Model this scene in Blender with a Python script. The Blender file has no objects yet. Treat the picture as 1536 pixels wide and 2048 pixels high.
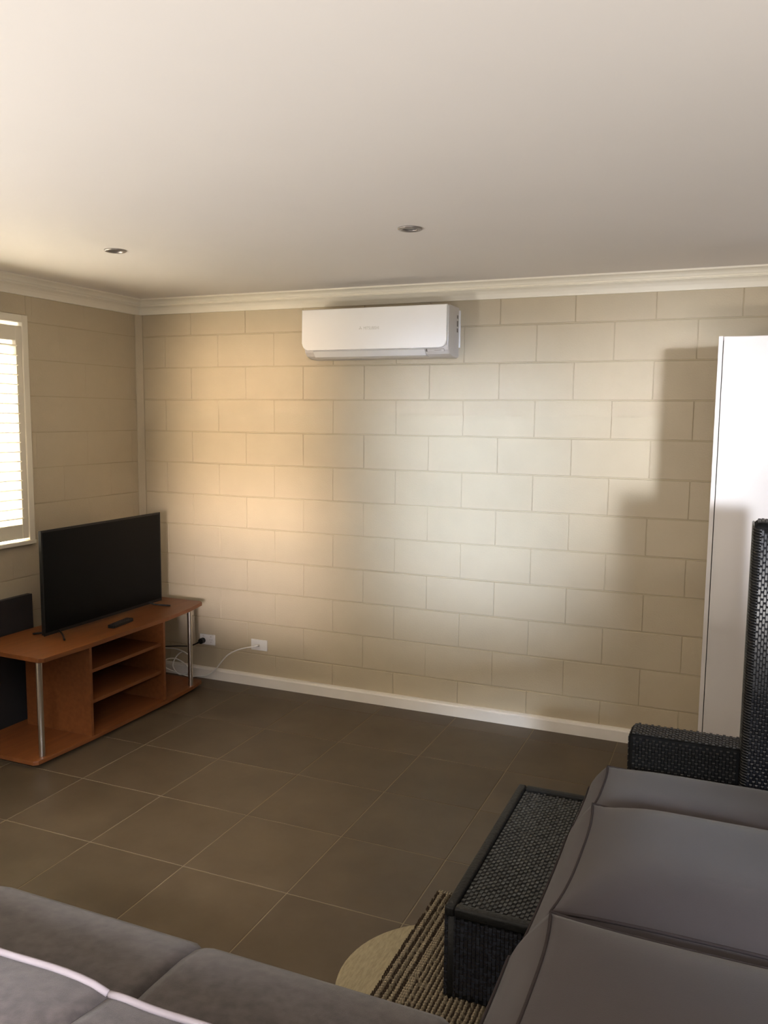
import bpy, bmesh, math, random
from mathutils import Vector, Matrix
random.seed(7)
scene = bpy.context.scene
COL = scene.collection

# ------------------------------------------------------------------ camera
# world: back-left room corner = origin, X along the back wall, room towards -Y, metres
cam_data = bpy.data.cameras.new('camera')
cam = bpy.data.objects.new('camera', cam_data); COL.objects.link(cam)
cam_data.sensor_fit = 'HORIZONTAL'; cam_data.sensor_width = 36.0
cam_data.lens = 1681.3 / 1536.0 * 36.0
cam_data.clip_start = 0.02; cam_data.clip_end = 200
_R = ((0.92080118, 0.38990723, 0.00987595), (0.05307001, -0.1001639, -0.99355461), (-0.38640491, 0.91539038, -0.11292341))
cam.matrix_world = Matrix(((_R[0][0], -_R[1][0], -_R[2][0], 3.6235),
                           (_R[0][1], -_R[1][1], -_R[2][1], -4.4816),
                           (_R[0][2], -_R[1][2], -_R[2][2], 1.7062), (0, 0, 0, 1)))
scene.camera = cam

# ------------------------------------------------------------------ view, world, daylight
vs = scene.view_settings
vs.view_transform = 'Standard'; vs.look = 'None'; vs.gamma = 1.0; vs.use_curve_mapping = False
vs.exposure = 0.0
world = bpy.data.worlds.new('world'); scene.world = world; world.use_nodes = True
bg = world.node_tree.nodes['Background']
bg.inputs[0].default_value = (0.95, 0.97, 1.0, 1); bg.inputs[1].default_value = 1.2

def area(name, loc, direction, sx, sy, watts, color, spread=180):
    d = bpy.data.lights.new(name, 'AREA'); d.shape = 'RECTANGLE'; d.size = sx; d.size_y = sy
    d.energy = watts; d.color = color; d.spread = math.radians(spread)
    o = bpy.data.objects.new(name, d); COL.objects.link(o)
    o.location = loc; o.rotation_euler = Vector(direction).to_track_quat('-Z', 'Y').to_euler()
    return o
# area lamps standing in for daylight at the glazed doors in the front and left wall (behind the camera)
area('daylight_front_door', (3.77, -5.55, 1.58), (-0.47, 0.88, 0.0), 0.85, 1.25, 3.2, (1.0, 0.74, 0.52), 7)
area('daylight_front_door_low', (3.78, -5.55, 1.33), (-0.47, 0.88, -0.085), 0.95, 0.85, 2.3, (1.0, 0.88, 0.90), 8)
area('daylight_side_door', (5.13, -5.55, 1.50), (-0.46, 0.89, -0.035), 0.92, 1.40, 6.4, (0.61, 0.75, 1.0), 9)
area('daylight_side_door_right', (6.10, -5.55, 1.66), (-0.46, 0.89, -0.01), 0.62, 1.15, 3.0, (0.80, 0.86, 1.0), 9)
area('bounce_fill_left_door', (-0.62, -4.72, 0.05), (0.0, 0.0, 1.0), 0.8, 1.8, 430, (1.0, 0.95, 0.90))  # added upward fill lamp for the ceiling; no paving is modelled
area('bounce_fill_front_door', (3.72, -6.15, 0.05), (0.0, 0.0, 1.0), 1.1, 0.8, 110, (1.0, 0.95, 0.90))  # added upward fill outside the front door
area('bounce_fill_side_door', (5.55, -6.15, 0.05), (0.0, 0.0, 1.0), 1.7, 0.8, 170, (1.0, 0.95, 0.90))  # added upward fill for the right of the ceiling
area('sofa_fill_front_door', (3.70, -5.58, 1.95), (-1.35, 2.02, -1.28), 0.8, 0.35, 5, (0.93, 0.91, 1.0), 24)  # added narrow fill beam aimed at the sofa back
area('cushion_fill_side_door', (5.55, -5.58, 1.85), (-1.90, 3.48, -1.35), 0.6, 0.4, 1.2, (0.70, 0.82, 1.0), 11)  # added narrow bluish fill aimed at the middle cushion
# sun on the outside of the shuttered left window
sun_data = bpy.data.lights.new('sun', 'SUN'); sun_data.energy = 105.0; sun_data.angle = math.radians(1.0); sun_data.color = (1.0, 0.97, 0.92)
sun = bpy.data.objects.new('sun', sun_data); COL.objects.link(sun); sun.location = (-4, 1, 6)
sun.rotation_euler = Vector((0.61, -0.12, -0.78)).to_track_quat('-Z', 'Y').to_euler()

# ------------------------------------------------------------------ materials
def mat(name, color, rough=0.6, metal=0.0, spec=0.5, var=0.0, scale=8.0, bump=0.0, bscale=60.0, color2=None, stretch=None, detail=4.0, sheen=0.0, coat=0.0):
    m = bpy.data.materials.new(name); m.use_nodes = True
    nt = m.node_tree; b = nt.nodes['Principled BSDF']
    b.inputs['Roughness'].default_value = rough; b.inputs['Metallic'].default_value = metal
    b.inputs['Specular IOR Level'].default_value = spec
    b.inputs['Sheen Weight'].default_value = sheen
    b.inputs['Coat Weight'].default_value = coat
    b.inputs['Base Color'].default_value = (*color, 1)
    geo = nt.nodes.new('ShaderNodeNewGeometry'); vec = geo.outputs['Position']
    if stretch:
        mp = nt.nodes.new('ShaderNodeMapping'); mp.inputs['Scale'].default_value = stretch
        nt.links.new(vec, mp.inputs['Vector']); vec = mp.outputs['Vector']
    if var > 0 or color2:
        n = nt.nodes.new('ShaderNodeTexNoise'); n.inputs['Scale'].default_value = scale; n.inputs['Detail'].default_value = detail
        nt.links.new(vec, n.inputs['Vector'])
        r = nt.nodes.new('ShaderNodeValToRGB'); r.color_ramp.elements[0].position = 0.32; r.color_ramp.elements[1].position = 0.68
        if color2: c0, c1 = color, color2
        else: c0, c1 = [c * (1 - var) for c in color], [min(1, c * (1 + var)) for c in color]
        r.color_ramp.elements[0].color = (*c0, 1); r.color_ramp.elements[1].color = (*c1, 1)
        nt.links.new(n.outputs['Fac'], r.inputs['Fac']); nt.links.new(r.outputs['Color'], b.inputs['Base Color'])
    if bump > 0:
        n2 = nt.nodes.new('ShaderNodeTexNoise'); n2.inputs['Scale'].default_value = bscale; n2.inputs['Detail'].default_value = 3
        nt.links.new(vec, n2.inputs['Vector'])
        bp = nt.nodes.new('ShaderNodeBump'); bp.inputs['Strength'].default_value = bump; bp.inputs['Distance'].default_value = 0.004
        nt.links.new(n2.outputs['Fac'], bp.inputs['Height']); nt.links.new(bp.outputs['Normal'], b.inputs['Normal'])
    return m

M = {}
M['block'] = mat('painted_block', (0.52, 0.445, 0.32), rough=0.42, spec=0.35, var=0.03, scale=5, bump=0.25, bscale=120)
M['mortar'] = mat('painted_mortar', (0.47, 0.40, 0.275), rough=0.6, spec=0.3, bump=0.3, bscale=90)
M['ceiling'] = mat('ceiling_paint', (0.77, 0.73, 0.69), rough=0.8, spec=0.2, var=0.01, scale=2)
M['cornice'] = mat('cornice_paint', (0.87, 0.82, 0.70), rough=0.5, spec=0.4)
M['skirting'] = mat('skirting_paint', (0.85, 0.80, 0.73), rough=0.45, spec=0.4, var=0.03, scale=6)
M['plain_wall'] = mat('plain_wall_paint', (0.26, 0.22, 0.17), rough=0.6)
M['grout'] = mat('grout', (0.21, 0.165, 0.105), rough=0.85)
M['wood'] = mat('beech_veneer', (0.135, 0.044, 0.013), rough=0.40, spec=0.33, color2=(0.175, 0.060, 0.018), scale=3.0, stretch=(14, 1.2, 14), detail=6)
M['steel'] = mat('brushed_steel', (0.62, 0.58, 0.52), rough=0.28, metal=1.0)
M['black_plastic'] = mat('black_plastic', (0.007, 0.007, 0.007), rough=0.42, spec=0.3)
M['screen'] = mat('screen_glass', (0.004, 0.0043, 0.0043), rough=0.3, spec=0.07)
M['dark_board'] = mat('dark_grey_board', (0.028, 0.026, 0.027), rough=0.55, var=0.08, scale=4)
M['white_plastic'] = mat('white_plastic', (0.80, 0.79, 0.77), rough=0.25, spec=0.5)
M['ac_white'] = mat('glossy_white_plastic', (0.90, 0.885, 0.85), rough=0.16, spec=0.5, coat=0.3)
M['ac_grey'] = mat('pale_grey_plastic', (0.60, 0.57, 0.54), rough=0.35)
M['mark_grey'] = mat('grey_print', (0.60, 0.58, 0.52), rough=0.4)
M['mark_dark'] = mat('dark_print', (0.16, 0.14, 0.12), rough=0.5)
M['cabinet'] = mat('white_laminate', (0.82, 0.765, 0.715), rough=0.32, spec=0.45, var=0.01, scale=3)
M['shutter'] = mat('shutter_paint', (0.80, 0.74, 0.61), rough=0.45)
M['wicker'] = mat('black_wicker', (0.011, 0.0105, 0.010), rough=0.30, spec=0.5, var=0.25, scale=40)
M['wicker_gloss_lit'] = mat('glossy_black_wicker_lit', (0.022, 0.024, 0.030), rough=0.2, spec=0.8, var=0.3, scale=60)  # same wicker, glossier, with the bluish reflected light put into its base colour
M['wicker_rim'] = mat('black_wicker_rim', (0.009, 0.009, 0.0085), rough=0.55, spec=0.3, bump=0.6, bscale=90)
M['wicker_core'] = mat('black_wicker_core', (0.004, 0.004, 0.004), rough=0.8, spec=0.2)
M['fabric'] = mat('grey_weave_fabric', (0.066, 0.055, 0.051), rough=0.95, spec=0.1, var=0.24, scale=38, bump=0.35, bscale=700, sheen=0.25)
M['cushion'] = mat('plum_grey_canvas', (0.062, 0.052, 0.051), rough=0.9, spec=0.12, var=0.06, scale=4, bump=0.2, bscale=600, sheen=0.2)
M['piping'] = mat('plum_grey_piping', (0.045, 0.036, 0.035), rough=0.9, spec=0.1)
M['sofa_piping'] = mat('pale_sofa_piping', (0.28, 0.25, 0.26), rough=0.9, spec=0.1)
M['jute'] = mat('cream_jute', (0.31, 0.26, 0.165), rough=0.95, spec=0.1, var=0.14, scale=60, stretch=(3, 0.6, 1), bump=0.5, bscale=300)
M['rug'] = mat('rug_ground', (0.13, 0.105, 0.07), rough=0.95, spec=0.1, var=0.3, scale=120)
M['rug_cream'] = mat('rug_cream_yarn', (0.32, 0.265, 0.18), rough=0.95, spec=0.1)
M['rug_brown'] = mat('rug_brown_yarn', (0.055, 0.038, 0.025), rough=0.95, spec=0.1)
M['white_cable'] = mat('white_cable', (0.80, 0.78, 0.74), rough=0.4)
M['downlight'] = mat('downlight_metal', (0.36, 0.33, 0.31), rough=0.35, metal=0.7)
M['downlight_dark'] = mat('downlight_inner', (0.10, 0.085, 0.08), rough=0.3, metal=0.4)
M['pane'] = None
m = bpy.data.materials.new('window_glass'); m.use_nodes = True; nt = m.node_tree; nt.nodes.remove(nt.nodes['Principled BSDF'])
tr = nt.nodes.new('ShaderNodeBsdfTransparent'); gl = nt.nodes.new('ShaderNodeBsdfGlossy'); gl.inputs['Roughness'].default_value = 0.02
mx = nt.nodes.new('ShaderNodeMixShader'); mx.inputs[0].default_value = 0.06
nt.links.new(tr.outputs[0], mx.inputs[1]); nt.links.new(gl.outputs[0], mx.inputs[2]); nt.links.new(mx.outputs[0], nt.nodes['Material Output'].inputs[0])
M['pane'] = m

def tile_material():
    m = bpy.data.materials.new('floor_tile'); m.use_nodes = True; nt = m.node_tree; b = nt.nodes['Principled BSDF']
    geo = nt.nodes.new('ShaderNodeNewGeometry'); oi = nt.nodes.new('ShaderNodeObjectInfo')
    n = nt.nodes.new('ShaderNodeTexNoise'); n.inputs['Scale'].default_value = 4.5; n.inputs['Detail'].default_value = 7; n.inputs['Roughness'].default_value = 0.6
    add = nt.nodes.new('ShaderNodeVectorMath'); add.operation = 'ADD'
    mul = nt.nodes.new('ShaderNodeVectorMath'); mul.operation = 'SCALE'; mul.inputs['Scale'].default_value = 7.0
    cmb = nt.nodes.new('ShaderNodeCombineXYZ')
    for i in range(3): nt.links.new(oi.outputs['Random'], cmb.inputs[i])
    nt.links.new(cmb.outputs[0], mul.inputs[0]); nt.links.new(geo.outputs['Position'], add.inputs[0]); nt.links.new(mul.outputs[0], add.inputs[1])
    nt.links.new(add.outputs[0], n.inputs['Vector'])
    r = nt.nodes.new('ShaderNodeValToRGB'); r.color_ramp.elements[0].position = 0.33; r.color_ramp.elements[1].position = 0.70
    r.color_ramp.elements[0].color = (0.070, 0.050, 0.029, 1); r.color_ramp.elements[1].color = (0.094, 0.069, 0.042, 1)
    nt.links.new(n.outputs['Fac'], r.inputs['Fac'])
    hs = nt.nodes.new('ShaderNodeHueSaturation'); mr = nt.nodes.new('ShaderNodeMapRange')
    mr.inputs['To Min'].default_value = 0.92; mr.inputs['To Max'].default_value = 1.08
    nt.links.new(oi.outputs['Random'], mr.inputs['Value']); nt.links.new(mr.outputs[0], hs.inputs['Value'])
    nt.links.new(r.outputs['Color'], hs.inputs['Color']); nt.links.new(hs.outputs['Color'], b.inputs['Base Color'])
    b.inputs['Roughness'].default_value = 0.42; b.inputs['Specular IOR Level'].default_value = 0.3
    return m
M['tile'] = tile_material()

# ------------------------------------------------------------------ helpers
def mesh_of(bm, name, smooth=False):
    me = bpy.data.meshes.new(name); bmesh.ops.recalc_face_normals(bm, faces=bm.faces); bm.to_mesh(me); bm.free()
    if smooth:
        for p in me.polygons: p.use_smooth = True
    return me
def obj(name, bm, material, parent=None, smooth=False, loc=(0, 0, 0)):
    me = bm if isinstance(bm, bpy.types.Mesh) else mesh_of(bm, name, smooth)
    if material is not None and not me.materials: me.materials.append(M[material])
    o = bpy.data.objects.new(name, me); COL.objects.link(o); o.location = loc
    if parent is not None:
        o.parent = parent
        root = parent
        off = Vector((0, 0, 0))
        while root is not None: off += Vector(root.location); root = root.parent
        o.location = Vector(loc) - off          # builders give world coordinates
    return o
def empty(name, label, cat, loc, group=None):
    o = bpy.data.objects.new(name, None); COL.objects.link(o); o.location = loc; o.empty_display_size = 0.1
    return tag(o, label, cat, group)
def tag(o, label, cat, group=None):
    o['label'] = label; o['category'] = cat
    if group: o['group'] = group
    return o
def struct(o, label=None):
    o['kind'] = 'structure'
    if label: o['label'] = label
    return o
def addbox(bm, x0, x1, y0, y1, z0, z1, bevel=0.0, seg=2):
    r = bmesh.ops.create_cube(bm, size=1.0)
    for v in r['verts']:
        v.co = Vector(((x0 + x1) / 2 + v.co.x * (x1 - x0), (y0 + y1) / 2 + v.co.y * (y1 - y0), (z0 + z1) / 2 + v.co.z * (z1 - z0)))
    if bevel > 0:
        es = list({e for v in r['verts'] for e in v.link_edges})
        bmesh.ops.bevel(bm, geom=es, offset=bevel, segments=seg, profile=0.5, affect='EDGES')
    return bm
def box(*a, **k): return addbox(bmesh.new(), *a, **k)
def prism(pts, axis, a0, a1, bm=None, bevel=0.0):
    """extrude closed 2-D outline pts along axis; pts are the two other coordinates in x,y,z order"""
    bm = bm or bmesh.new()
    def P(u, v, a):
        return {'x': (a, u, v), 'y': (u, a, v), 'z': (u, v, a)}[axis]
    A = [bm.verts.new(P(u, v, a0)) for u, v in pts]; B = [bm.verts.new(P(u, v, a1)) for u, v in pts]
    n = len(pts)
    fs = [bm.faces.new(A), bm.faces.new(B[::-1])]
    for i in range(n): fs.append(bm.faces.new((A[i], B[i], B[(i + 1) % n], A[(i + 1) % n])))
    if bevel > 0:
        es = list({e for f in fs[:2] for e in f.edges})
        bmesh.ops.bevel(bm, geom=es, offset=bevel, segments=2, profile=0.5, affect='EDGES')
    return bm
def catmull(pts, n=8):
    pts = [Vector(p) for p in pts]; out = []
    for i in range(len(pts) - 1):
        p0 = pts[max(0, i - 1)]; p1 = pts[i]; p2 = pts[i + 1]; p3 = pts[min(len(pts) - 1, i + 2)]
        for k in range(n):
            t = k / n
            out.append(0.5 * ((2 * p1) + (p2 - p0) * t + (2 * p0 - 5 * p1 + 4 * p2 - p3) * t * t + (3 * p1 - p0 - 3 * p2 + p3) * t ** 3))
    out.append(pts[-1]); return out
def tube(pts, r, sides=8, bm=None, cap=True, closed=False):
    bm = bm or bmesh.new(); pts = [Vector(p) for p in pts]; rings = []; n = len(pts); up = None
    for i, p in enumerate(pts):
        if closed: d = (pts[(i + 1) % n] - pts[i - 1])
        else: d = pts[min(n - 1, i + 1)] - pts[max(0, i - 1)]
        d.normalize()
        if up is None: up = Vector((0, 0, 1)) if abs(d.z) < 0.9 else Vector((1, 0, 0))
        s = d.cross(up)
        if s.length < 1e-4: s = d.orthogonal()
        s.normalize(); u = s.cross(d).normalized(); up = u
        rr = r[i] if isinstance(r, (list, tuple)) else r
        rings.append([bm.verts.new(p + rr * (math.cos(2 * math.pi * k / sides) * s + math.sin(2 * math.pi * k / sides) * u)) for k in range(sides)])
    m = n if closed else n - 1
    for i in range(m):
        a, b = rings[i], rings[(i + 1) % n]
        for k in range(sides): bm.faces.new((a[k], a[(k + 1) % sides], b[(k + 1) % sides], b[k]))
    if cap and not closed: bm.faces.new(rings[0][::-1]); bm.faces.new(rings[-1])
    return bm
def lathe(profile, cx, cy, seg=28, bm=None):
    """profile of (radius, z); closed at radius 0"""
    bm = bm or bmesh.new(); rings = []
    for r, z in profile:
        rings.append([bm.verts.new((cx + r * math.cos(2 * math.pi * k / seg), cy + r * math.sin(2 * math.pi * k / seg), z)) for k in range(seg)] if r > 1e-6 else bm.verts.new((cx, cy, z)))
    for a, b in zip(rings[:-1], rings[1:]):
        for k in range(seg):
            k2 = (k + 1) % seg
            if isinstance(a, list) and isinstance(b, list): bm.faces.new((a[k], a[k2], b[k2], b[k]))
            elif isinstance(a, list): bm.faces.new((a[k], a[k2], b))
            elif isinstance(b, list): bm.faces.new((a, b[k2], b[k]))
    return bm
def cushion(x0, x1, y0, y1, z0, z1, puff=0.03, ear=0.02, bulge=0.015, n=22, round_=5.0, slope=0.0):
    """stuffed box cushion: crowned top, bulging gusset, slightly pulled-out corners. returns (body bm, piping bm)"""
    bm = bmesh.new(); cx, cy = (x0 + x1) / 2, (y0 + y1) / 2; hx, hy = (x1 - x0) / 2, (y1 - y0) / 2
    def pos(u, v, z):
        e_ = ear if z > z0 + 1e-5 else 0.004
        sx = hx * (1 - e_ / hx * (1 - abs(v) ** 3)); sy = hy * (1 - e_ / hy * (1 - abs(u) ** 3))
        return Vector((cx + u * sx + (slope * (z - z0) / (z1 - puff - z0) * ((1 - u) / 2) if z1 - puff > z0 else 0), cy + v * sy, z))
    def crown(u, v): return puff * (1 - abs(u) ** round_) * (1 - abs(v) ** round_)
    ts = [math.sin((i / n - 0.5) * math.pi) * 0.35 + (2 * i / n - 1) * 0.65 for i in range(n + 1)]
    top = [[bm.verts.new(pos(u, v, z1 - puff + crown(u, v))) for v in ts] for u in ts]
    bot = [[bm.verts.new(pos(u, v, z0)) for v in ts] for u in ts]
    for i in range(n):
        for j in range(n):
            bm.faces.new((top[i][j], top[i + 1][j], top[i + 1][j + 1], top[i][j + 1]))
            bm.faces.new((bot[i][j], bot[i][j + 1], bot[i + 1][j + 1], bot[i + 1][j]))
    idx = [(i, 0) for i in range(n)] + [(n, j) for j in range(n)] + [(i, n) for i in range(n, 0, -1)] + [(0, j) for j in range(n, 0, -1)]
    prev = [bot[i][j] for i, j in idx]
    for k in (0.25, 0.5, 0.75, 1.0):
        cur = []
        for i, j in idx:
            if k == 1.0: cur.append(top[i][j]); continue
            a, b = bot[i][j].co, top[i][j].co; p = a.lerp(b, k)
            o = Vector((p.x - cx, p.y - cy, 0)); o.x = max(-1, min(1, o.x / hx)) ** 7; o.y = max(-1, min(1, o.y / hy)) ** 7
            if o.length > 0: p += o.normalized() * bulge * math.sin(k * math.pi)
            cur.append(bm.verts.new(p))
        m_ = len(idx)
        for q in range(m_): bm.faces.new((prev[q], prev[(q + 1) % m_], cur[(q + 1) % m_], cur[q]))
        prev = cur
    loop_t = [top[i][j].co.copy() for i, j in idx]; loop_b = [bot[i][j].co.copy() + Vector((0, 0, 0.006)) for i, j in idx]
    pip = tube(loop_t, 0.0045, 6, closed=True); tube(loop_b, 0.0045, 6, bm=pip, closed=True)
    return bm, pip
def weave(origin, U, V, nu, nv, a, b, h, bm=None, brick=False):
    """woven strands: nu x nv raised pillows of size a (along U) x b (along V), height h along the outward normal U x V"""
    bm = bm or bmesh.new(); o = Vector(origin); U = Vector(U).normalized(); V = Vector(V).normalized(); N = U.cross(V)
    for i in range(nu):
        for j in range(nv):
            off = 0.5 * b if (brick and i % 2) else 0
            c = o + U * (i + 0.5) * a + V * ((j + 0.5) * b + off)
            if brick and i % 2 and j == nv - 1: continue
            along = brick or (i + j) % 2 == 0
            lo, hi = (0.47, 0.5) if along else (0.5, 0.47)
            q = [bm.verts.new(c + U * s * a * lo + V * t * b * hi) for s, t in ((-1, -1), (1, -1), (1, 1), (-1, 1))]
            ku, kv = (0.38, 0.34)
            hh = h * random.uniform(0.8, 1.1) * (1.0 if along else 0.3)
            p = [bm.verts.new(c + U * s * a * ku + V * t * b * kv + N * hh) for s, t in ((-1, -1), (1, -1), (1, 1), (-1, 1))]
            bm.faces.new(p)
            for k in range(4): bm.faces.new((q[k], q[(k + 1) % 4], p[(k + 1) % 4], p[k]))
    return bm

# ------------------------------------------------------------------ room shell
RX, RY, H = 6.6, -5.7, 2.428
# floor: grout bed with separate 450 mm tiles
floor = struct(obj('floor', box(-0.2, RX + 0.2, RY - 0.2, 0.19, -0.10, -0.0015), 'grout'))
tile_mesh = {}
xs = [0.0] + [0.4056 + 0.45 * i for i in range(20) if 0.4056 + 0.45 * i < RX] + [RX]
ys = [0.0] + [-0.1885 - 0.45 * j for j in range(20) if -0.1885 - 0.45 * j > RY] + [RY]
for i in range(len(xs) - 1):
    for j in range(len(ys) - 1):
        w, d = round(xs[i + 1] - xs[i], 3), round(ys[j] - ys[j + 1], 3)
        if w < 0.02 or d < 0.02: continue
        if (w, d) not in tile_mesh:
            g = 0.002
            me = mesh_of(box(-w / 2 + g, w / 2 - g, -d / 2 + g, d / 2 - g, -0.009, 0, bevel=0.0012, seg=1), 'tile'); me.materials.append(M['tile'])
            tile_mesh[(w, d)] = me
        obj('tile', tile_mesh[(w, d)], None, floor, loc=((xs[i] + xs[i + 1]) / 2, (ys[j] + ys[j + 1]) / 2, random.uniform(-0.0003, 0.0003)))
ceiling = struct(obj('ceiling', box(-0.2, RX + 0.2, RY - 0.2, 0.19, H, H + 0.12), 'ceiling'))
# back wall of painted concrete blocks
wall_back = struct(obj('wall_back', box(-0.19, RX + 0.19, 0.0035, 0.19, 0, H), 'mortar'))
bmesh_cache = {}
def block_mesh(length, height, axis):
    key = (round(length, 3), round(height, 3), axis)
    if key not in bmesh_cache:
        L, h = length / 2 - (0.0015 if axis == 'x' else 0.0004), height / 2 - (0.0036 if axis == 'x' else 0.003)
        bm = box(-L, L, 0.0, 0.04, -h, h, bevel=0.0022, seg=1) if axis == 'x' else box(-0.04, 0.0, -L, L, -h, h, bevel=0.0005, seg=1)
        me = mesh_of(bm, 'block'); me.materials.append(M['block']); bmesh_cache[key] = me
    return bmesh_cache[key]
for n in range(13):
    z0, z1 = 0.2 * n, (0.2 * n + 0.2 if n < 11 else H)
    if n > 11: continue
    s = 0.0 if n % 2 else 0.2
    edges = sorted({0.0, RX} | {round(s + 0.4 * k, 3) for k in range(18) if 0 < s + 0.4 * k < RX})
    for a, b in zip(edges[:-1], edges[1:]):
        obj('block', block_mesh(b - a, z1 - z0, 'x'), None, wall_back, loc=((a + b) / 2, random.uniform(-0.0006, 0.0010), (z0 + z1) / 2))
# left wall with the shuttered window opening
WY0, WY1, WZ0, WZ1 = -0.945, -2.745, 1.0, 2.232
bm = bmesh.new()
DY0, DY1 = -3.80, -5.62      # glazed door further along the left wall
for (ya, yb, za, zb) in ((RY - 0.19, DY1, 0, H), (DY1, DY0, 2.15, H), (DY1, DY0, 0, 0.02), (DY0, WY1, 0, H), (WY1, WY0, 0, WZ0), (WY1, WY0, WZ1, H), (WY0, 0.0035, 0, H)):
    addbox(bm, -0.19, -0.0035, ya, yb, za, zb)
wall_left = struct(obj('wall_left', bm, 'mortar'))
def left_block(ya, yb, za, zb):
    if ya - yb > 0.03 and zb - za > 0.02:
        obj('block', block_mesh(ya - yb, zb - za, 'y'), None, wall_left, loc=(random.uniform(-0.0010, 0.0006), (ya + yb) / 2, (za + zb) / 2))
for n in range(13):
    z0, z1 = 0.2 * n, (0.2 * n + 0.2 if n < 11 else H)
    if n > 11: continue
    s = 0.1 if n % 2 else 0.3
    edges = sorted({0.0, -RY} | {round(s + 0.4 * k, 3) for k in range(18) if 0 < s + 0.4 * k < -RY})
    for a, b in zip(edges[:-1], edges[1:]):
        ya, yb = -a, max(-b, DY0 + 0.1)
        if ya <= DY0 + 0.1: continue
        if z1 <= WZ0 + 0.01: left_block(ya, yb, z0, z1); continue
        if ya > WY0: left_block(ya, max(yb, WY0), z0, z1)
        if yb < WY1: left_block(min(ya, WY1), yb, z0, z1)
        if z1 > WZ1 and yb < WY0 and ya > WY1: left_block(min(ya, WY0), max(yb, WY1), WZ1, z1)
wall_right = struct(obj('wall_right', box(RX, RX + 0.19, RY - 0.19, 0.0035, 0, H), 'plain_wall'))
# front wall (behind the camera) with two window openings
bm = bmesh.new()
FW = ((3.15, 4.30), (4.62, 6.46))
addbox(bm, -0.19, RX + 0.19, RY - 0.19, RY, 0, 0.02); addbox(bm, -0.19, RX + 0.19, RY - 0.19, RY, 2.2, H)
for a, b in ((-0.19, FW[0][0]), (FW[0][1], FW[1][0]), (FW[1][1], RX + 0.19)): addbox(bm, a, b, RY - 0.19, RY, 0.02, 2.2)
wall_front = struct(obj('wall_front', bm, 'plain_wall'))
for i, (a, b) in enumerate(FW):
    w = struct(obj('door_%d' % (i + 1), box(a, b, RY - 0.05, RY - 0.02, 0.02, 0.07), 'shutter'))
    for x0, x1, z0, z1 in ((a, a + 0.05, 0.07, 2.15), (b - 0.05, b, 0.07, 2.15), (a, b, 2.15, 2.2)):
        obj('frame', box(x0, x1, RY - 0.05, RY - 0.02, z0, z1), 'shutter', w)
    obj('pane', box(a + 0.05, b - 0.05, RY - 0.04, RY - 0.036, 0.07, 2.15), 'pane', w)

w = struct(obj('door_3', box(-0.15, -0.12, DY1, DY0, 0.02, 0.07), 'shutter'))
for y0, y1, z0, z1 in ((DY0 - 0.05, DY0, 0.07, 2.10), (DY1, DY1 + 0.05, 0.07, 2.10), (DY1, DY0, 2.10, 2.15), (-4.735, -4.685, 0.07, 2.10)):
    obj('frame', box(-0.15, -0.12, y0, y1, z0, z1), 'shutter', w)
for y0, y1 in ((DY1 + 0.05, -4.735), (-4.685, DY0 - 0.05)): obj('pane', box(-0.138, -0.134, y0, y1, 0.07, 2.10), 'pane', w)
struct(obj('sun_blocker', box(-2.6, -0.2, RY - 0.2, -3.05, 2.30, 2.38), 'plain_wall'))  # unseen slab added to keep the sun out of the left door

# cornice: stepped cove profile (distance from wall, height)
prof = [(0, 2.338), (0.012, 2.338), (0.014, 2.346), (0.022, 2.362), (0.034, 2.375), (0.048, 2.383), (0.055, 2.384), (0.055, 2.388), (0.047, 2.391), (0.047, 2.396), (0.054, 2.399),
        (0.062, 2.409), (0.075, 2.416), (0.088, 2.418), (0.092, 2.420), (0.092, 2.428), (0, 2.428)]
struct(obj('trim_1', prism([(-d, z) for d, z in prof], 'x', 0.0, RX), 'cornice'), 'cream stepped cornice along the top of the back wall')
struct(obj('trim_2', prism([(d, z) for d, z in prof], 'y', RY, 0.0), 'cornice'), 'cream stepped cornice above the shuttered window wall')
# vertical corner batten between left and back wall
struct(obj('trim_3', prism([(0, 0), (0.0, -0.046), (0.006, -0.046), (0.030, -0.010), (0.030, 0)], 'z', 0.07, 2.338), 'block'), 'painted batten covering the room corner')
# skirting boards
sk = [(0, 0), (-0.030, 0), (-0.030, 0.058), (-0.026, 0.066), (-0.014, 0.071), (0, 0.071)]
struct(obj('baseboard_back', prism(sk, 'x', 0.0, 3.51), 'skirting'))
struct(obj('baseboard_left', prism([(-a, z) for a, z in sk], 'y', RY, -0.03), 'skirting'))

# ------------------------------------------------------------------ shuttered window on the left wall
win = struct(obj('window_1', box(-0.19, 0.022, WY1, WY0, WZ0 - 0.018, WZ0 + 0.004, bevel=0.003), 'shutter'), 'cream plantation shutter window')
for ya, yb, za, zb in ((WY0 - 0.040, WY0, WZ0 + 0.004, WZ1), (WY1, WY1 + 0.040, WZ0 + 0.004, WZ1), (WY1 + 0.04, WY0 - 0.04, WZ1 - 0.040, WZ1)):
    obj('frame', box(-0.10, 0.014, ya, yb, za, zb, bevel=0.003), 'shutter', win)
obj('pane', box(-0.165, -0.160, WY1 + 0.04, WY0 - 0.04, WZ0 + 0.004, WZ1 - 0.04), 'pane', win)
obj('mullion', box(-0.175, -0.155, -1.87, -1.83, WZ0 + 0.004, WZ1 - 0.04), 'shutter', win)
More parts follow.
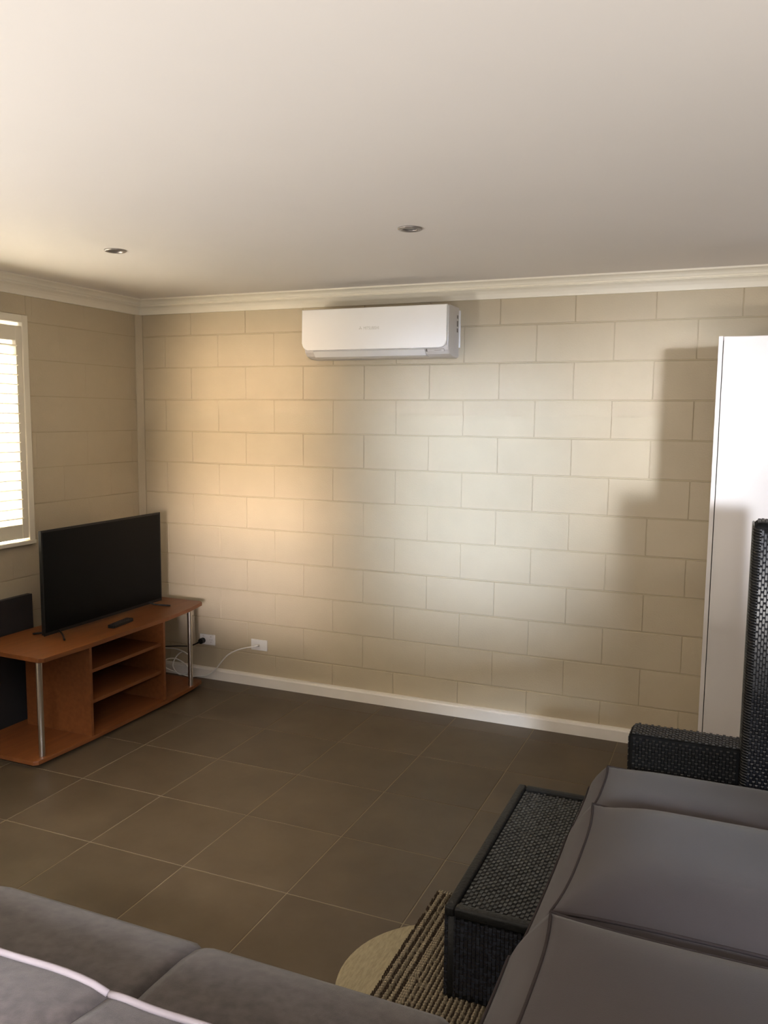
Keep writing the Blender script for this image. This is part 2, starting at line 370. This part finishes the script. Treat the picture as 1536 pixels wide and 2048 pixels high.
# elliptical slat, length 1 panel
def slat_mesh(L):
    pts = []
    t = math.radians(10)
    for k in range(12):
        a = 2 * math.pi * k / 12; u, v = 0.029 * math.cos(a), 0.0052 * math.sin(a)
        pts.append((u * math.cos(t) - v * math.sin(t), u * math.sin(t) + v * math.cos(t)))
    me = mesh_of(prism(pts, 'y', -L / 2, L / 2), 'louvre_slat'); me.materials.append(M['shutter'])
    return me
panels = ((WY0 - 0.0405, -1.8448), (-1.8452, WY1 + 0.0405))
for ya, yb in panels:
    ph = obj('shutter_panel', box(-0.022, 0.006, ya - 0.040, ya, 1.016, 2.172, bevel=0.002), 'shutter', win)     # hanging stile
    obj('stile', box(-0.022, 0.006, yb, yb + 0.040, 1.016, 2.172, bevel=0.002), 'shutter', ph)
    obj('top_rail', box(-0.020, 0.004, yb + 0.040, ya - 0.040, 2.094, 2.172, bevel=0.002), 'shutter', ph)
    obj('bottom_rail', box(-0.020, 0.004, yb + 0.040, ya - 0.040, 1.016, 1.096, bevel=0.002), 'shutter', ph)
    sm = slat_mesh(ya - yb - 0.082)
    k = 0; z = 1.128
    while z < 2.085:
        obj('louvre_slat', sm, None, ph, loc=(-0.008, (ya + yb) / 2, z)); z += 0.0519

# ------------------------------------------------------------------ downlights
for k, (x, y, lab) in enumerate(((1.020, -1.412, 'small round metal downlight in the ceiling nearest the shuttered window'), (2.405, -1.365, 'small round metal downlight in the ceiling in front of the air conditioner'))):
    d = empty('downlight', lab, 'downlight', (x, y, H), 'recessed ceiling downlights')
    obj('trim_ring', lathe([(0.030, H - 0.001), (0.032, H - 0.006), (0.043, H - 0.007), (0.048, H - 0.004), (0.048, H), (0.030, H)], x, y), 'downlight', d, True)
    obj('lamp', lathe([(0.0, H - 0.0022), (0.014, H - 0.0026), (0.020, H - 0.0012), (0.0305, H - 0.0009), (0.0305, H - 0.0002), (0, H - 0.0002)], x, y), 'downlight_dark', d, True)

# ------------------------------------------------------------------ air conditioner
AX0, AX1 = 1.304, 2.166
ac = empty('air_conditioner', 'white split system air conditioner mounted high on the block wall', 'air conditioner', (1.735, 0, 2.03))
body = [(-0.004, 2.300), (-0.165, 2.300), (-0.185, 2.292), (-0.186, 2.085), (-0.178, 2.062), (-0.155, 2.042), (-0.110, 2.030), (-0.03, 2.026), (-0.004, 2.034)]
obj('casing', prism(body, 'x', AX0 + 0.003, AX1 + 0.004, bevel=0.006), 'ac_grey', ac)
# front panel: plate with rounded lower corners
r = 0.038; pts = [(AX0, 2.297), (AX0, 2.073 + r)]
for k in range(1, 9):
    a = math.pi + k / 8 * math.pi / 2; pts.append((AX0 + r + r * math.cos(a), 2.073 + r + r * math.sin(a)))
for k in range(0, 9):
    a = 1.5 * math.pi + k / 8 * math.pi / 2; pts.append((AX1 - r + r * math.cos(a), 2.073 + r + r * math.sin(a)))
pts.append((AX1, 2.297))
fp = obj('front_panel', prism(pts, 'y', -0.208, -0.187, bevel=0.005), 'ac_white', ac)
obj('air_vane', prism([(-0.186, 2.066), (-0.181, 2.072), (-0.157, 2.052), (-0.112, 2.037), (-0.112, 2.030), (-0.157, 2.037)], 'x', AX0 + 0.06, AX1 - 0.13), 'white_plastic', ac)
obj('status_display', prism([(-0.183, 2.069), (-0.176, 2.056), (-0.180, 2.054), (-0.186, 2.066)], 'x', AX1 - 0.125, AX1 - 0.02), 'ac_grey', ac)
obj('indicator_mark', box(AX1 - 0.075, AX1 - 0.035, -0.1835, -0.178, 2.0595, 2.0665), 'mark_dark', ac)
obj('indicator_mark', box(AX1 - 0.122, AX1 - 0.115, -0.188, -0.176, 2.054, 2.069), 'mark_dark', ac)
obj('wall_plate', box(AX1 - 0.002, AX1 + 0.012, -0.010, 0.0, 2.085, 2.285, bevel=0.002), 'white_plastic', ac)
for za, zb in ((2.238, 2.256), (2.196, 2.226), (2.165, 2.186)):
    obj('side_print', box(AX1 + 0.0035, AX1 + 0.0047, -0.046, -0.026, za, zb), 'mark_dark', ac)
# maker's mark: three small diamonds and the word in pale grey
lg = bmesh.new()
def diamond(cx, cz, ang, s):
    c, q = math.cos(ang), math.sin(ang)
    P = [(0, 0), (s * 0.5, 0.288 * s), (s, 0), (s * 0.5, -0.288 * s)]
    prism([(cx + u * c - v * q, cz + u * q + v * c) for u, v in P], 'y', -0.2086, -0.2078, bm=lg)
for a in (90, 210, 330): diamond(1.668, 2.186, math.radians(a), 0.011)
obj('logo_mark', lg, 'mark_grey', fp)
cu = bpy.data.curves.new('logo_text', 'FONT'); cu.body = 'MITSUBISHI'; cu.size = 0.024; cu.extrude = 0.0004; cu.space_character = 0.95
tx = bpy.data.objects.new('logo_text_curve', cu); COL.objects.link(tx)
bpy.context.view_layer.update()
me = bpy.data.meshes.new_from_object(tx.evaluated_get(bpy.context.evaluated_depsgraph_get()))
bpy.data.objects.remove(tx)
w0 = max(v.co.x for v in me.vertices)
for v in me.vertices: v.co = Vector((1.686 + v.co.x / w0 * 0.092, -0.2082 - v.co.z, 2.1775 + v.co.y))
me.materials.clear(); obj('logo_word', me, 'mark_grey', fp)

# ------------------------------------------------------------------ white cabinet at the right
CX0, CX1, CY, CZ = 3.513, 4.413, -0.55, 2.062
cab = empty('wardrobe_cabinet', 'tall white laminate wardrobe cabinet against the block wall', 'wardrobe', (3.96, -0.28, 0))
for a, b in ((CX0, CX0 + 0.018), (CX1 - 0.018, CX1)): obj('side_panel', box(a, b, CY, -0.004, 0, CZ, bevel=0.001), 'cabinet', cab)
obj('top_panel', box(CX0 + 0.018, CX1 - 0.018, CY + 0.02, -0.004, CZ - 0.018, CZ), 'cabinet', cab)
obj('plinth', box(CX0 + 0.018, CX1 - 0.018, CY + 0.05, -0.004, 0, 0.08), 'cabinet', cab)
obj('back_panel', box(CX0 + 0.018, CX1 - 0.018, -0.012, -0.004, 0.08, CZ - 0.018), 'cabinet', cab)
cm = (CX0 + CX1) / 2
for a, b, hx in ((CX0 + 0.0215, cm - 0.0015, cm - 0.04), (cm + 0.0015, CX1 - 0.0215, cm + 0.04)):
    dr = obj('door', box(a, b, CY, CY + 0.018, 0.084, CZ - 0.003, bevel=0.001), 'cabinet', cab)
    obj('handle', tube(catmull([(hx, CY, 1.10), (hx, CY - 0.028, 1.105), (hx, CY - 0.03, 1.16), (hx, CY - 0.028, 1.215), (hx, CY, 1.22)], 5), 0.005), 'steel', dr, True)

# ------------------------------------------------------------------ TV stand
tv = empty('tv_stand', 'beech veneer television stand with open shelves and two steel posts', 'tv stand', (0.35, -0.86, 0))
def board(z0, z1, x_back, corner_x, front, y0, y1, cut):
    return [(x_back, y0), (front - cut[1], y0), (front, y0 + cut[0]), (front + 0.012, (y0 + y1) / 2), (front, y1 - cut[2]), (front - cut[3], y1), (x_back, y1)]
top_out = [(0.10, -1.500), (0.30, -1.500), (0.580, -1.513), (0.600, -1.495), (0.612, -1.20), (0.612, -0.55), (0.592, -0.32), (0.560, -0.150), (0.535, -0.130), (0.10, -0.130)]
obj('top_board', prism(top_out, 'z', 0.514, 0.536, bevel=0.002), 'wood', tv)
base_out = [(0.10, -1.560), (0.35, -1.560), (0.575, -1.563), (0.592, -1.545), (0.606, -1.20), (0.606, -0.55), (0.590, -0.30), (0.572, -0.185), (0.552, -0.165), (0.10, -0.165)]
obj('base_board', prism(base_out, 'z', 0.020, 0.040, bevel=0.002), 'wood', tv)
obj('side_panel', box(0.16, 0.600, -1.192, -1.174, 0.040, 0.514, bevel=0.001), 'wood', tv)
obj('side_panel', box(0.16, 0.590, -0.578, -0.560, 0.040, 0.514, bevel=0.001), 'wood', tv)
obj('back_panel', box(0.155, 0.163, -1.174, -0.578, 0.040, 0.514), 'wood', tv)
for z in (0.378, 0.213): obj('shelf', box(0.165, 0.572, -1.173, -0.579, z - 0.016, z + 0.002, bevel=0.001), 'wood', tv)
for x, y in ((0.560, -1.490), (0.566, -0.290)):
    obj('post', lathe([(0, 0.040), (0.0148, 0.040), (0.0150, 0.0405), (0.0150, 0.0415), (0.0150, 0.5125), (0.0150, 0.5135), (0.0148, 0.514), (0, 0.514)], x, y, 24), 'steel', tv, True)
for x in (0.16, 0.50):
    for y in (-1.48, -0.86, -0.24):
        obj('foot', lathe([(0, 0.0), (0.018, 0.0), (0.020, 0.020), (0, 0.020)], x, y, 16), 'black_plastic', tv, True)

# television
tz = 0.536
T = empty('television', 'black flat screen television standing on the wooden stand', 'television', (0.34, -0.76, tz))
TY0, TY1, TX = -1.240, -0.276, 0.350
obj('cabinet_back', box(TX - 0.022, TX - 0.004, TY0 + 0.003, TY1 - 0.003, 0.556, 1.104, bevel=0.003), 'black_plastic', T)
obj('rear_housing', box(TX - 0.065, TX - 0.022, TY0 + 0.18, TY1 - 0.18, 0.60, 0.90, bevel=0.010), 'black_plastic', T)
obj('bezel', box(TX - 0.006, TX, TY0, TY1, 0.553, 1.106, bevel=0.001), 'black_plastic', T)
obj('screen', box(TX - 0.002, TX + 0.0012, TY0 + 0.009, TY1 - 0.009, 0.570, 1.096), 'screen', T)
for y, s in ((-1.155, 1), (-0.385, -1)):
    f = tube(catmull([(TX - 0.135, y - 0.03 * s, tz + 0.005), (TX - 0.06, y, tz + 0.016), (TX - 0.018, y + 0.012 * s, tz + 0.034), (TX + 0.03, y + 0.004 * s, tz + 0.018), (TX + 0.105, y - 0.055 * s, tz + 0.005)], 5), 0.005)
    obj('foot', f, 'black_plastic', T, True)

# remote control
rc = empty('remote_control', 'black remote control lying on the stand in front of the television', 'remote', (0.49, -0.83, tz))
def rot2(cx, cy, pts, a): return [(cx + u * math.cos(a) - v * math.sin(a), cy + u * math.sin(a) + v * math.cos(a)) for u, v in pts]
outl = []
for cx, cy, a0 in ((0.012, 0.085, 0), (-0.012, 0.085, 90), (-0.012, -0.085, 180), (0.012, -0.085, 270)):
    for k in range(4):
        a = math.radians(a0 + 30 * k); outl.append((cx + 0.010 * math.cos(a), cy + 0.010 * math.sin(a)))
obj('body', prism(rot2(0.485, -0.815, outl, math.radians(6)), 'z', tz, tz + 0.018, bevel=0.003), 'black_plastic', rc)
kb = bmesh.new()
for i in range(3):
    for j in range(8):
        (px, py), = rot2(0.485, -0.815, [(-0.012 + 0.012 * i, -0.07 + 0.02 * j)], math.radians(6))
        addbox(kb, px - 0.004, px + 0.004, py - 0.005, py + 0.005, tz + 0.018, tz + 0.0195)
obj('button_pad', kb, 'dark_board', rc)

# dark grey board leaning behind the stand
db = prism([(0.030, 0.0), (0.060, 0.0), (0.052, 0.712), (0.022, 0.712)], 'y', -1.75, -1.022, bevel=0.003)
tag(obj('dark_panel', db, 'dark_board'), 'dark grey panel standing upright against the wall behind the tv stand', 'panel')

# ------------------------------------------------------------------ wall outlets, plug, cables
def outlet(name, x0, x1, z0, z1, label, double):
    e = empty(name, label, 'outlet', ((x0 + x1) / 2, 0, (z0 + z1) / 2))
    obj('cover_plate', box(x0, x1, -0.011, 0.0, z0, z1, bevel=0.003), 'white_plastic', e)
    cz = (z0 + z1) / 2; w = x1 - x0
    if double:
        for fx in (0.25, 0.75):
            cx = x0 + w * fx
            obj('switch', box(cx - 0.006, cx + 0.006, -0.014, -0.011, z1 - 0.018, z1 - 0.009, bevel=0.001), 'ac_grey', e)
        cx = x0 + w * 0.75
        for dx, dz in ((-0.007, 0.006), (0.007, 0.006), (0, -0.009)): obj('socket_slot', box(cx + dx - 0.001, cx + dx + 0.001, -0.0116, -0.010, cz + dz - 0.009, cz + dz - 0.001), 'mark_dark', e)
    else:
        obj('antenna_socket', prism([(0.888 + 0.008 * math.cos(k * math.pi / 6), cz + 0.008 * math.sin(k * math.pi / 6)) for k in range(12)], 'y', -0.018, -0.011), 'steel', e)
    return e
outlet('power_outlet', 0.440, 0.556, 0.219, 0.289, 'white double power outlet with a black plug in it', True)
outlet('antenna_outlet', 0.829, 0.945, 0.227, 0.297, 'white wall plate with the white antenna cable plugged in', False)
cord = empty('power_cable', 'black power cord running from the outlet behind the tv stand', 'cord', (0.467, -0.03, 0.245))
pl = bmesh.new(); prism([(0.469 + 0.0185 * math.cos(k * math.pi / 8), 0.247 + 0.0185 * math.sin(k * math.pi / 8)) for k in range(16)], 'y', -0.046, -0.0115, bm=pl, bevel=0.003)
obj('plug', pl, 'black_plastic', cord)
obj('cable', tube(catmull([(0.462, -0.040, 0.243), (0.435, -0.050, 0.228), (0.39, -0.055, 0.210), (0.30, -0.06, 0.200), (0.20, -0.075, 0.190), (0.10, -0.10, 0.185), (0.082, -0.30, 0.20), (0.075, -0.50, 0.34), (0.078, -0.58, 0.58), (0.27, -0.64, 0.70)], 8), [0.006] * 6 + [0.0038] * 67), 'black_plastic', cord, True)
wc = empty('antenna_cable', 'thin white cable drooping from the wall plate and coiled beside the stand post', 'cable', (0.6, -0.05, 0.15))
obj('connector', tube([(0.888, -0.018, 0.262), (0.880, -0.036, 0.261), (0.868, -0.048, 0.259)], 0.0055), 'white_plastic', wc, True)
loop = [(0.870, -0.047, 0.259), (0.83, -0.060, 0.252), (0.77, -0.068, 0.233), (0.70, -0.070, 0.195), (0.645, -0.068, 0.140), (0.59, -0.066, 0.075), (0.53, -0.068, 0.036), (0.46, -0.072, 0.022),
        (0.40, -0.085, 0.018), (0.31, -0.115, 0.046), (0.245, -0.13, 0.074), (0.235, -0.10, 0.110), (0.30, -0.075, 0.118), (0.385, -0.08, 0.085), (0.41, -0.10, 0.050), (0.355, -0.12, 0.035), (0.29, -0.10, 0.075),
        (0.295, -0.07, 0.130), (0.335, -0.06, 0.165), (0.37, -0.065, 0.160), (0.40, -0.07, 0.150), (0.36, -0.07, 0.170), (0.28, -0.06, 0.180), (0.19, -0.07, 0.178), (0.13, -0.09, 0.175), (0.08, -0.14, 0.17)]
obj('cable', tube(catmull(loop, 8), 0.0040), 'white_cable', wc, True)

# ------------------------------------------------------------------ grey fabric sofa in the foreground (seen from behind)
so = empty('fabric_sofa', 'grey fabric sofa in the foreground facing the block wall', 'sofa', (2.13, -3.25, 0))
SX0, SX1 = 1.13, 3.10
obj('base', box(SX0, SX1, -3.66, -2.90, 0.08, 0.275, bevel=0.015), 'fabric', so)
for x in (SX0 + 0.08, SX1 - 0.08):
    for y in (-3.58, -2.98): obj('leg', lathe([(0, 0), (0.018, 0), (0.026, 0.08), (0, 0.08)], x, y, 14), 'black_plastic', so, True)
for a, b in ((1.13, 1.799), (1.801, 2.469), (2.471, 3.112)):
    # seat cushion with a soft rolled front edge, cross-section swept along X with rounded ends
    sec = [(-3.36, 0.28), (-2.885, 0.278), (-2.852, 0.292), (-2.838, 0.325), (-2.840, 0.365), (-2.856, 0.400), (-2.890, 0.422), (-2.95, 0.434), (-3.08, 0.440), (-3.36, 0.436)]
    bm = bmesh.new(); rings = []
    nx = 28
    for i in range(nx + 1):
        t = i / nx; x = a + (b - a) * t
        e = min(t, 1 - t) * (b - a); k = 1 - 0.085 * max(0, 1 - e / 0.030) ** 2
        rings.append([bm.verts.new((x, -3.10 + (yy + 3.10) * (0.5 + 0.5 * k if yy > -3.1 else 1), 0.35 + (zz - 0.35) * k)) for yy, zz in sec])
    for i in range(nx):
        for j in range(len(sec)): bm.faces.new((rings[i][j], rings[i][(j + 1) % len(sec)], rings[i + 1][(j + 1) % len(sec)], rings[i + 1][j]))
    bm.faces.new(rings[0]); bm.faces.new(rings[-1][::-1])
    obj('seat_cushion', bm, 'fabric', so, True)
def back_section():
    return [(-3.30, 0.436), (-3.300, 0.50), (-3.318, 0.58), (-3.350, 0.650), (-3.388, 0.692), (-3.402, 0.700), (-3.430, 0.704), (-3.50, 0.716), (-3.58, 0.706), (-3.645, 0.676), (-3.665, 0.60), (-3.665, 0.10), (-3.60, 0.10), (-3.46, 0.436)]
for a, b in ((1.13, 1.888), (1.892, 2.648), (2.652, 3.108)):
    sec = back_section(); bm = bmesh.new(); rings = []; nx = 24
    for i in range(nx + 1):
        t = i / nx; x = a + (b - a) * t; e = min(t, 1 - t) * (b - a); k = max(0, 1 - e / 0.05) ** 2
        rings.append([bm.verts.new((x, yy, zz - (0.006 * k + 0.004 * math.sin(x * 19) + 0.018 * max(0, min(1, (x - 2.45) / 0.5))) * (1 if zz > 0.62 else 0))) for yy, zz in sec])
    for i in range(nx):
        for j in range(len(sec)): bm.faces.new((rings[i][j], rings[i][(j + 1) % len(sec)], rings[i + 1][(j + 1) % len(sec)], rings[i + 1][j]))
    bm.faces.new(rings[0]); bm.faces.new(rings[-1][::-1])
    bc = obj('back_cushion', bm, 'fabric', so, True)
    pip = [(a + (b - a) * i / 24, -3.400, 0.7040 - 0.006 * max(0, 1 - min(i / 24, 1 - i / 24) * (b - a) / 0.05) ** 2 - 0.004 * math.sin((a + (b - a) * i / 24) * 19) - 0.018 * max(0, min(1, ((a + (b - a) * i / 24) - 2.45) / 0.5))) for i in range(25)]
    obj('piping', tube(pip, 0.0065, 8), 'sofa_piping', bc, True)

# ------------------------------------------------------------------ mat and rug on the floor
jm = bmesh.new(); lathe([(0.0, 0.006), (0.10, 0.006), (0.20, 0.006), (0.30, 0.006), (0.328, 0.005), (0.335, 0.0025), (0.335, 0.0005), (0, 0.0005)], 2.90, -2.25, 64, jm)
mat_o = tag(obj('round_mat', jm, 'jute'), 'round cream jute mat lying partly under the striped rug', 'mat')
rg = empty('striped_rug', 'striped cream and brown woven rug under the black wicker table', 'rug', (3.0, -2.25, 0.0))
obj('rug_base', box(2.705, 3.30, -2.75, -1.775, 0.0062, 0.0115, bevel=0.002), 'rug', rg)
def bumps(cols, y0, y1, pitch, sx, sy, h, phase=0.0, skip=0.0):
    bm = bmesh.new()
    for x in cols:
        y = y0 + random.random() * pitch
        while y < y1:
            if random.random() >= skip:
                jx = x + random.uniform(-0.0012, 0.0012)
                q = [bm.verts.new((jx + sx * c, y + sy * s, 0.0115)) for c, s in ((1, 0), (.5, .87), (-.5, .87), (-1, 0), (-.5, -.87), (.5, -.87))]
                p = [bm.verts.new((jx + 0.55 * sx * c, y + 0.55 * sy * s, 0.0115 + h)) for c, s in ((1, 0), (.5, .87), (-.5, .87), (-1, 0), (-.5, -.87), (.5, -.87))]
                bm.faces.new(p)
                for k in range(6): bm.faces.new((q[k], q[(k + 1) % 6], p[(k + 1) % 6], p[k]))
            y += pitch
    return bm
brown_cols = [2.708, 2.713, 2.734, 2.739, 2.758, 2.776, 2.781] + [2.81 + 0.016 * k for k in range(14)]
cream_cols = [2.722, 2.727, 2.747, 2.766, 2.771, 2.790, 2.797, 2.803] + [2.818 + 0.016 * k for k in range(14)]
o = obj('brown_yarn', bumps(brown_cols, -2.74, -1.785, 0.0125, 0.0036, 0.0042, 0.008, skip=0.12), 'rug_brown', rg); o['kind'] = 'stuff'
o = obj('cream_yarn', bumps(cream_cols, -2.74, -1.785, 0.0125, 0.0046, 0.0050, 0.010, skip=0.04), 'rug_cream', rg); o['kind'] = 'stuff'
fb = bmesh.new()
for k in range(60):
    x = 2.71 + 0.585 * k / 59; dx = random.uniform(-0.006, 0.006)
    tube([(x, -1.778, 0.010), (x + dx * 0.5, -1.768, 0.012), (x + dx, -1.755 - random.random() * 0.008, 0.008)], 0.0022, 5, bm=fb)
o = obj('fringe', fb, 'rug_cream', rg); o['kind'] = 'stuff'

# ------------------------------------------------------------------ black wicker table
tb = empty('wicker_table', 'low black wicker coffee table with a sunken woven top', 'table', (3.10, -1.86, 0))
X0, X1, Y0, Y1, ZT = 2.904, 3.300, -2.303, -1.405, 0.302
obj('core', box(X0 + 0.010, X1 - 0.010, Y0 + 0.010, Y1 - 0.010, 0.022, ZT - 0.016), 'wicker_core', tb)
for a in ((X0, X0 + 0.030, Y0, Y1), (X1 - 0.030, X1, Y0, Y1)): obj('rim', box(a[0], a[1], a[2], a[3], ZT - 0.030, ZT, bevel=0.008, seg=3), 'wicker_rim', tb, True)
for a in ((X0 + 0.03, X1 - 0.03, Y0, Y0 + 0.034), (X0 + 0.03, X1 - 0.03, Y1 - 0.030, Y1)): obj('rim', box(a[0], a[1], a[2], a[3], ZT - 0.030, ZT, bevel=0.008, seg=3), 'wicker_rim', tb, True)
o = obj('woven_top', weave((X0 + 0.033, Y0 + 0.036, ZT - 0.014), (1, 0, 0), (0, 1, 0), 28, 69, 0.0118, 0.0120, 0.005), 'wicker', tb); o['kind'] = 'stuff'
o = obj('woven_side', weave((X0, Y0 + 0.008, 0.0215), (1, 0, 0), (0, 0, 1), 33, 10, 0.012, 0.0255, 0.0016, brick=True), 'wicker_gloss_lit', tb); o['kind'] = 'stuff'
o = obj('woven_side', weave((X0 + 0.008, Y1, 0.0215), (0, -1, 0), (0, 0, 1), 74, 10, 0.012, 0.0255, 0.0022, brick=True), 'wicker', tb); o['kind'] = 'stuff'
o = obj('woven_side', weave((X1, Y1 - 0.008, 0.0215), (-1, 0, 0), (0, 0, 1), 33, 10, 0.012, 0.0255, 0.0022, brick=True), 'wicker', tb); o['kind'] = 'stuff'
for x in (X0 + 0.02, X1 - 0.02):
    for y in (Y0 + 0.02, Y1 - 0.02): obj('corner_post', lathe([(0, 0.0116), (0.012, 0.0116), (0.016, 0.03), (0.016, ZT - 0.03), (0, ZT - 0.03)], x + (0.001 if x < 3 else -0.001), y, 14), 'wicker_rim', tb, True)

# ------------------------------------------------------------------ black wicker sofa with loose cushions (right)
ws = empty('wicker_sofa', 'black wicker sofa with a tall woven back and low arm beside the wardrobe', 'sofa', (3.70, -2.0, 0))
obj('base', box(3.315, 4.08, -3.10, -1.225, 0.03, 0.300, bevel=0.01), 'wicker_core', ws)
o = obj('woven_front', weave((3.315, -1.23, 0.04), (0, -1, 0), (0, 0, 1), 155, 10, 0.012, 0.0255, 0.0035, brick=True), 'wicker', ws); o['kind'] = 'stuff'
obj('seat_extension', box(3.150, 3.314, -3.10, -2.318, 0.03, 0.300, bevel=0.01), 'wicker', ws)
# low arm
AX, AXe, AYn, AYf, AZ = 3.285, 3.690, -1.218, -1.085, 0.497
obj('arm', box(AX, AXe, AYn, AYf, 0.03, AZ, bevel=0.018, seg=3), 'wicker_core', ws, True)
o = obj('arm_weave', weave((AX + 0.014, AYn, 0.05), (1, 0, 0), (0, 0, 1), 31, 17, 0.012, 0.0255, 0.004, brick=True), 'wicker', ws); o['kind'] = 'stuff'
bm = weave((AX + 0.010, AYn + 0.006, AZ - 0.001), (1, 0, 0), (0, 1, 0), 32, 10, 0.012, 0.012, 0.005)
o = obj('arm_top_weave', bm, 'wicker', ws); o['kind'] = 'stuff'
o = obj('arm_end_weave', weave((AX, AYf - 0.012, 0.05), (0, -1, 0), (0, 0, 1), 9, 17, 0.012, 0.0255, 0.004, brick=True), 'wicker', ws); o['kind'] = 'stuff'
# tall back block: woven front face with a bluish reflection in its colour, wrapped rounded left edge
BX0, BX1, BYn, BYf, BZ = 3.684, 3.960, -1.238, -1.088, 1.344
obj('tall_back', box(BX0, BX1, BYn, BYf, 0.03, BZ, bevel=0.022, seg=4), 'wicker_core', ws, True)
o = obj('back_face_weave', weave((BX0 + 0.024, BYn - 0.001, 0.05), (1, 0, 0), (0, 0, 1), 24, 48, 0.0098, 0.0265, 0.003, brick=True), 'wicker_gloss_lit', ws); o['kind'] = 'stuff'
wr = bmesh.new()   # strands wrapped diagonally round the vertical front-left edge
z = 0.10
while z < BZ - 0.02:
    zt = BZ - 0.012
    tube([(BX0 - 0.001, BYf - 0.015, min(z + 0.05, zt)), (BX0 - 0.001, BYn + 0.06, min(z + 0.022, zt)), (BX0 - 0.001, BYn + 0.03, min(z + 0.008, zt)), (BX0 + 0.008, BYn + 0.007, z + 0.002), (BX0 + 0.026, BYn - 0.001, z)], 0.0048, 6, bm=wr)
    z += 0.0105
o = obj('edge_wrap', wr, 'wicker', ws, True); o['kind'] = 'stuff'
tp = weave((BX0 + 0.012, BYn + 0.012, BZ - 0.001), (1, 0, 0), (0, 1, 0), 21, 10, 0.012, 0.012, 0.005)
o = obj('back_top_weave', tp, 'wicker', ws); o['kind'] = 'stuff'
for x in (3.36, 4.02):
    for y in (-3.04, -1.28): obj('foot', lathe([(0, 0), (0.02, 0), (0.022, 0.03), (0, 0.03)], x, y, 14), 'black_plastic', ws, True)

def loose(name, label, args, **k):
    b, p = cushion(*args, **k)
    cx, cy = (args[0] + args[1]) / 2, (args[2] + args[3]) / 2
    e = empty(name, label, 'cushion', (cx, cy, args[4]), 'loose grey cushions on the wicker sofa')
    c = obj('cover', b, 'cushion', e, True); obj('piping', p, 'piping', e, True)
    return e
loose('sofa_cushion', 'plum grey seat cushion against the low wicker arm, farthest of the three', (3.160, 3.95, -1.728, -1.350, 0.3035, 0.445), puff=0.04, slope=0.065, ear=0.012)
loose('sofa_cushion', 'plum grey seat cushion beside the wicker table, middle of the three', (3.155, 3.97, -2.430, -1.764, 0.3035, 0.525), puff=0.085, slope=0.080, ear=0.022)
loose('sofa_cushion', 'large plum grey seat cushion nearest the camera with a pointed corner', (3.137, 4.00, -3.09, -2.465, 0.3035, 0.495), puff=0.035, slope=0.105, ear=0.022)
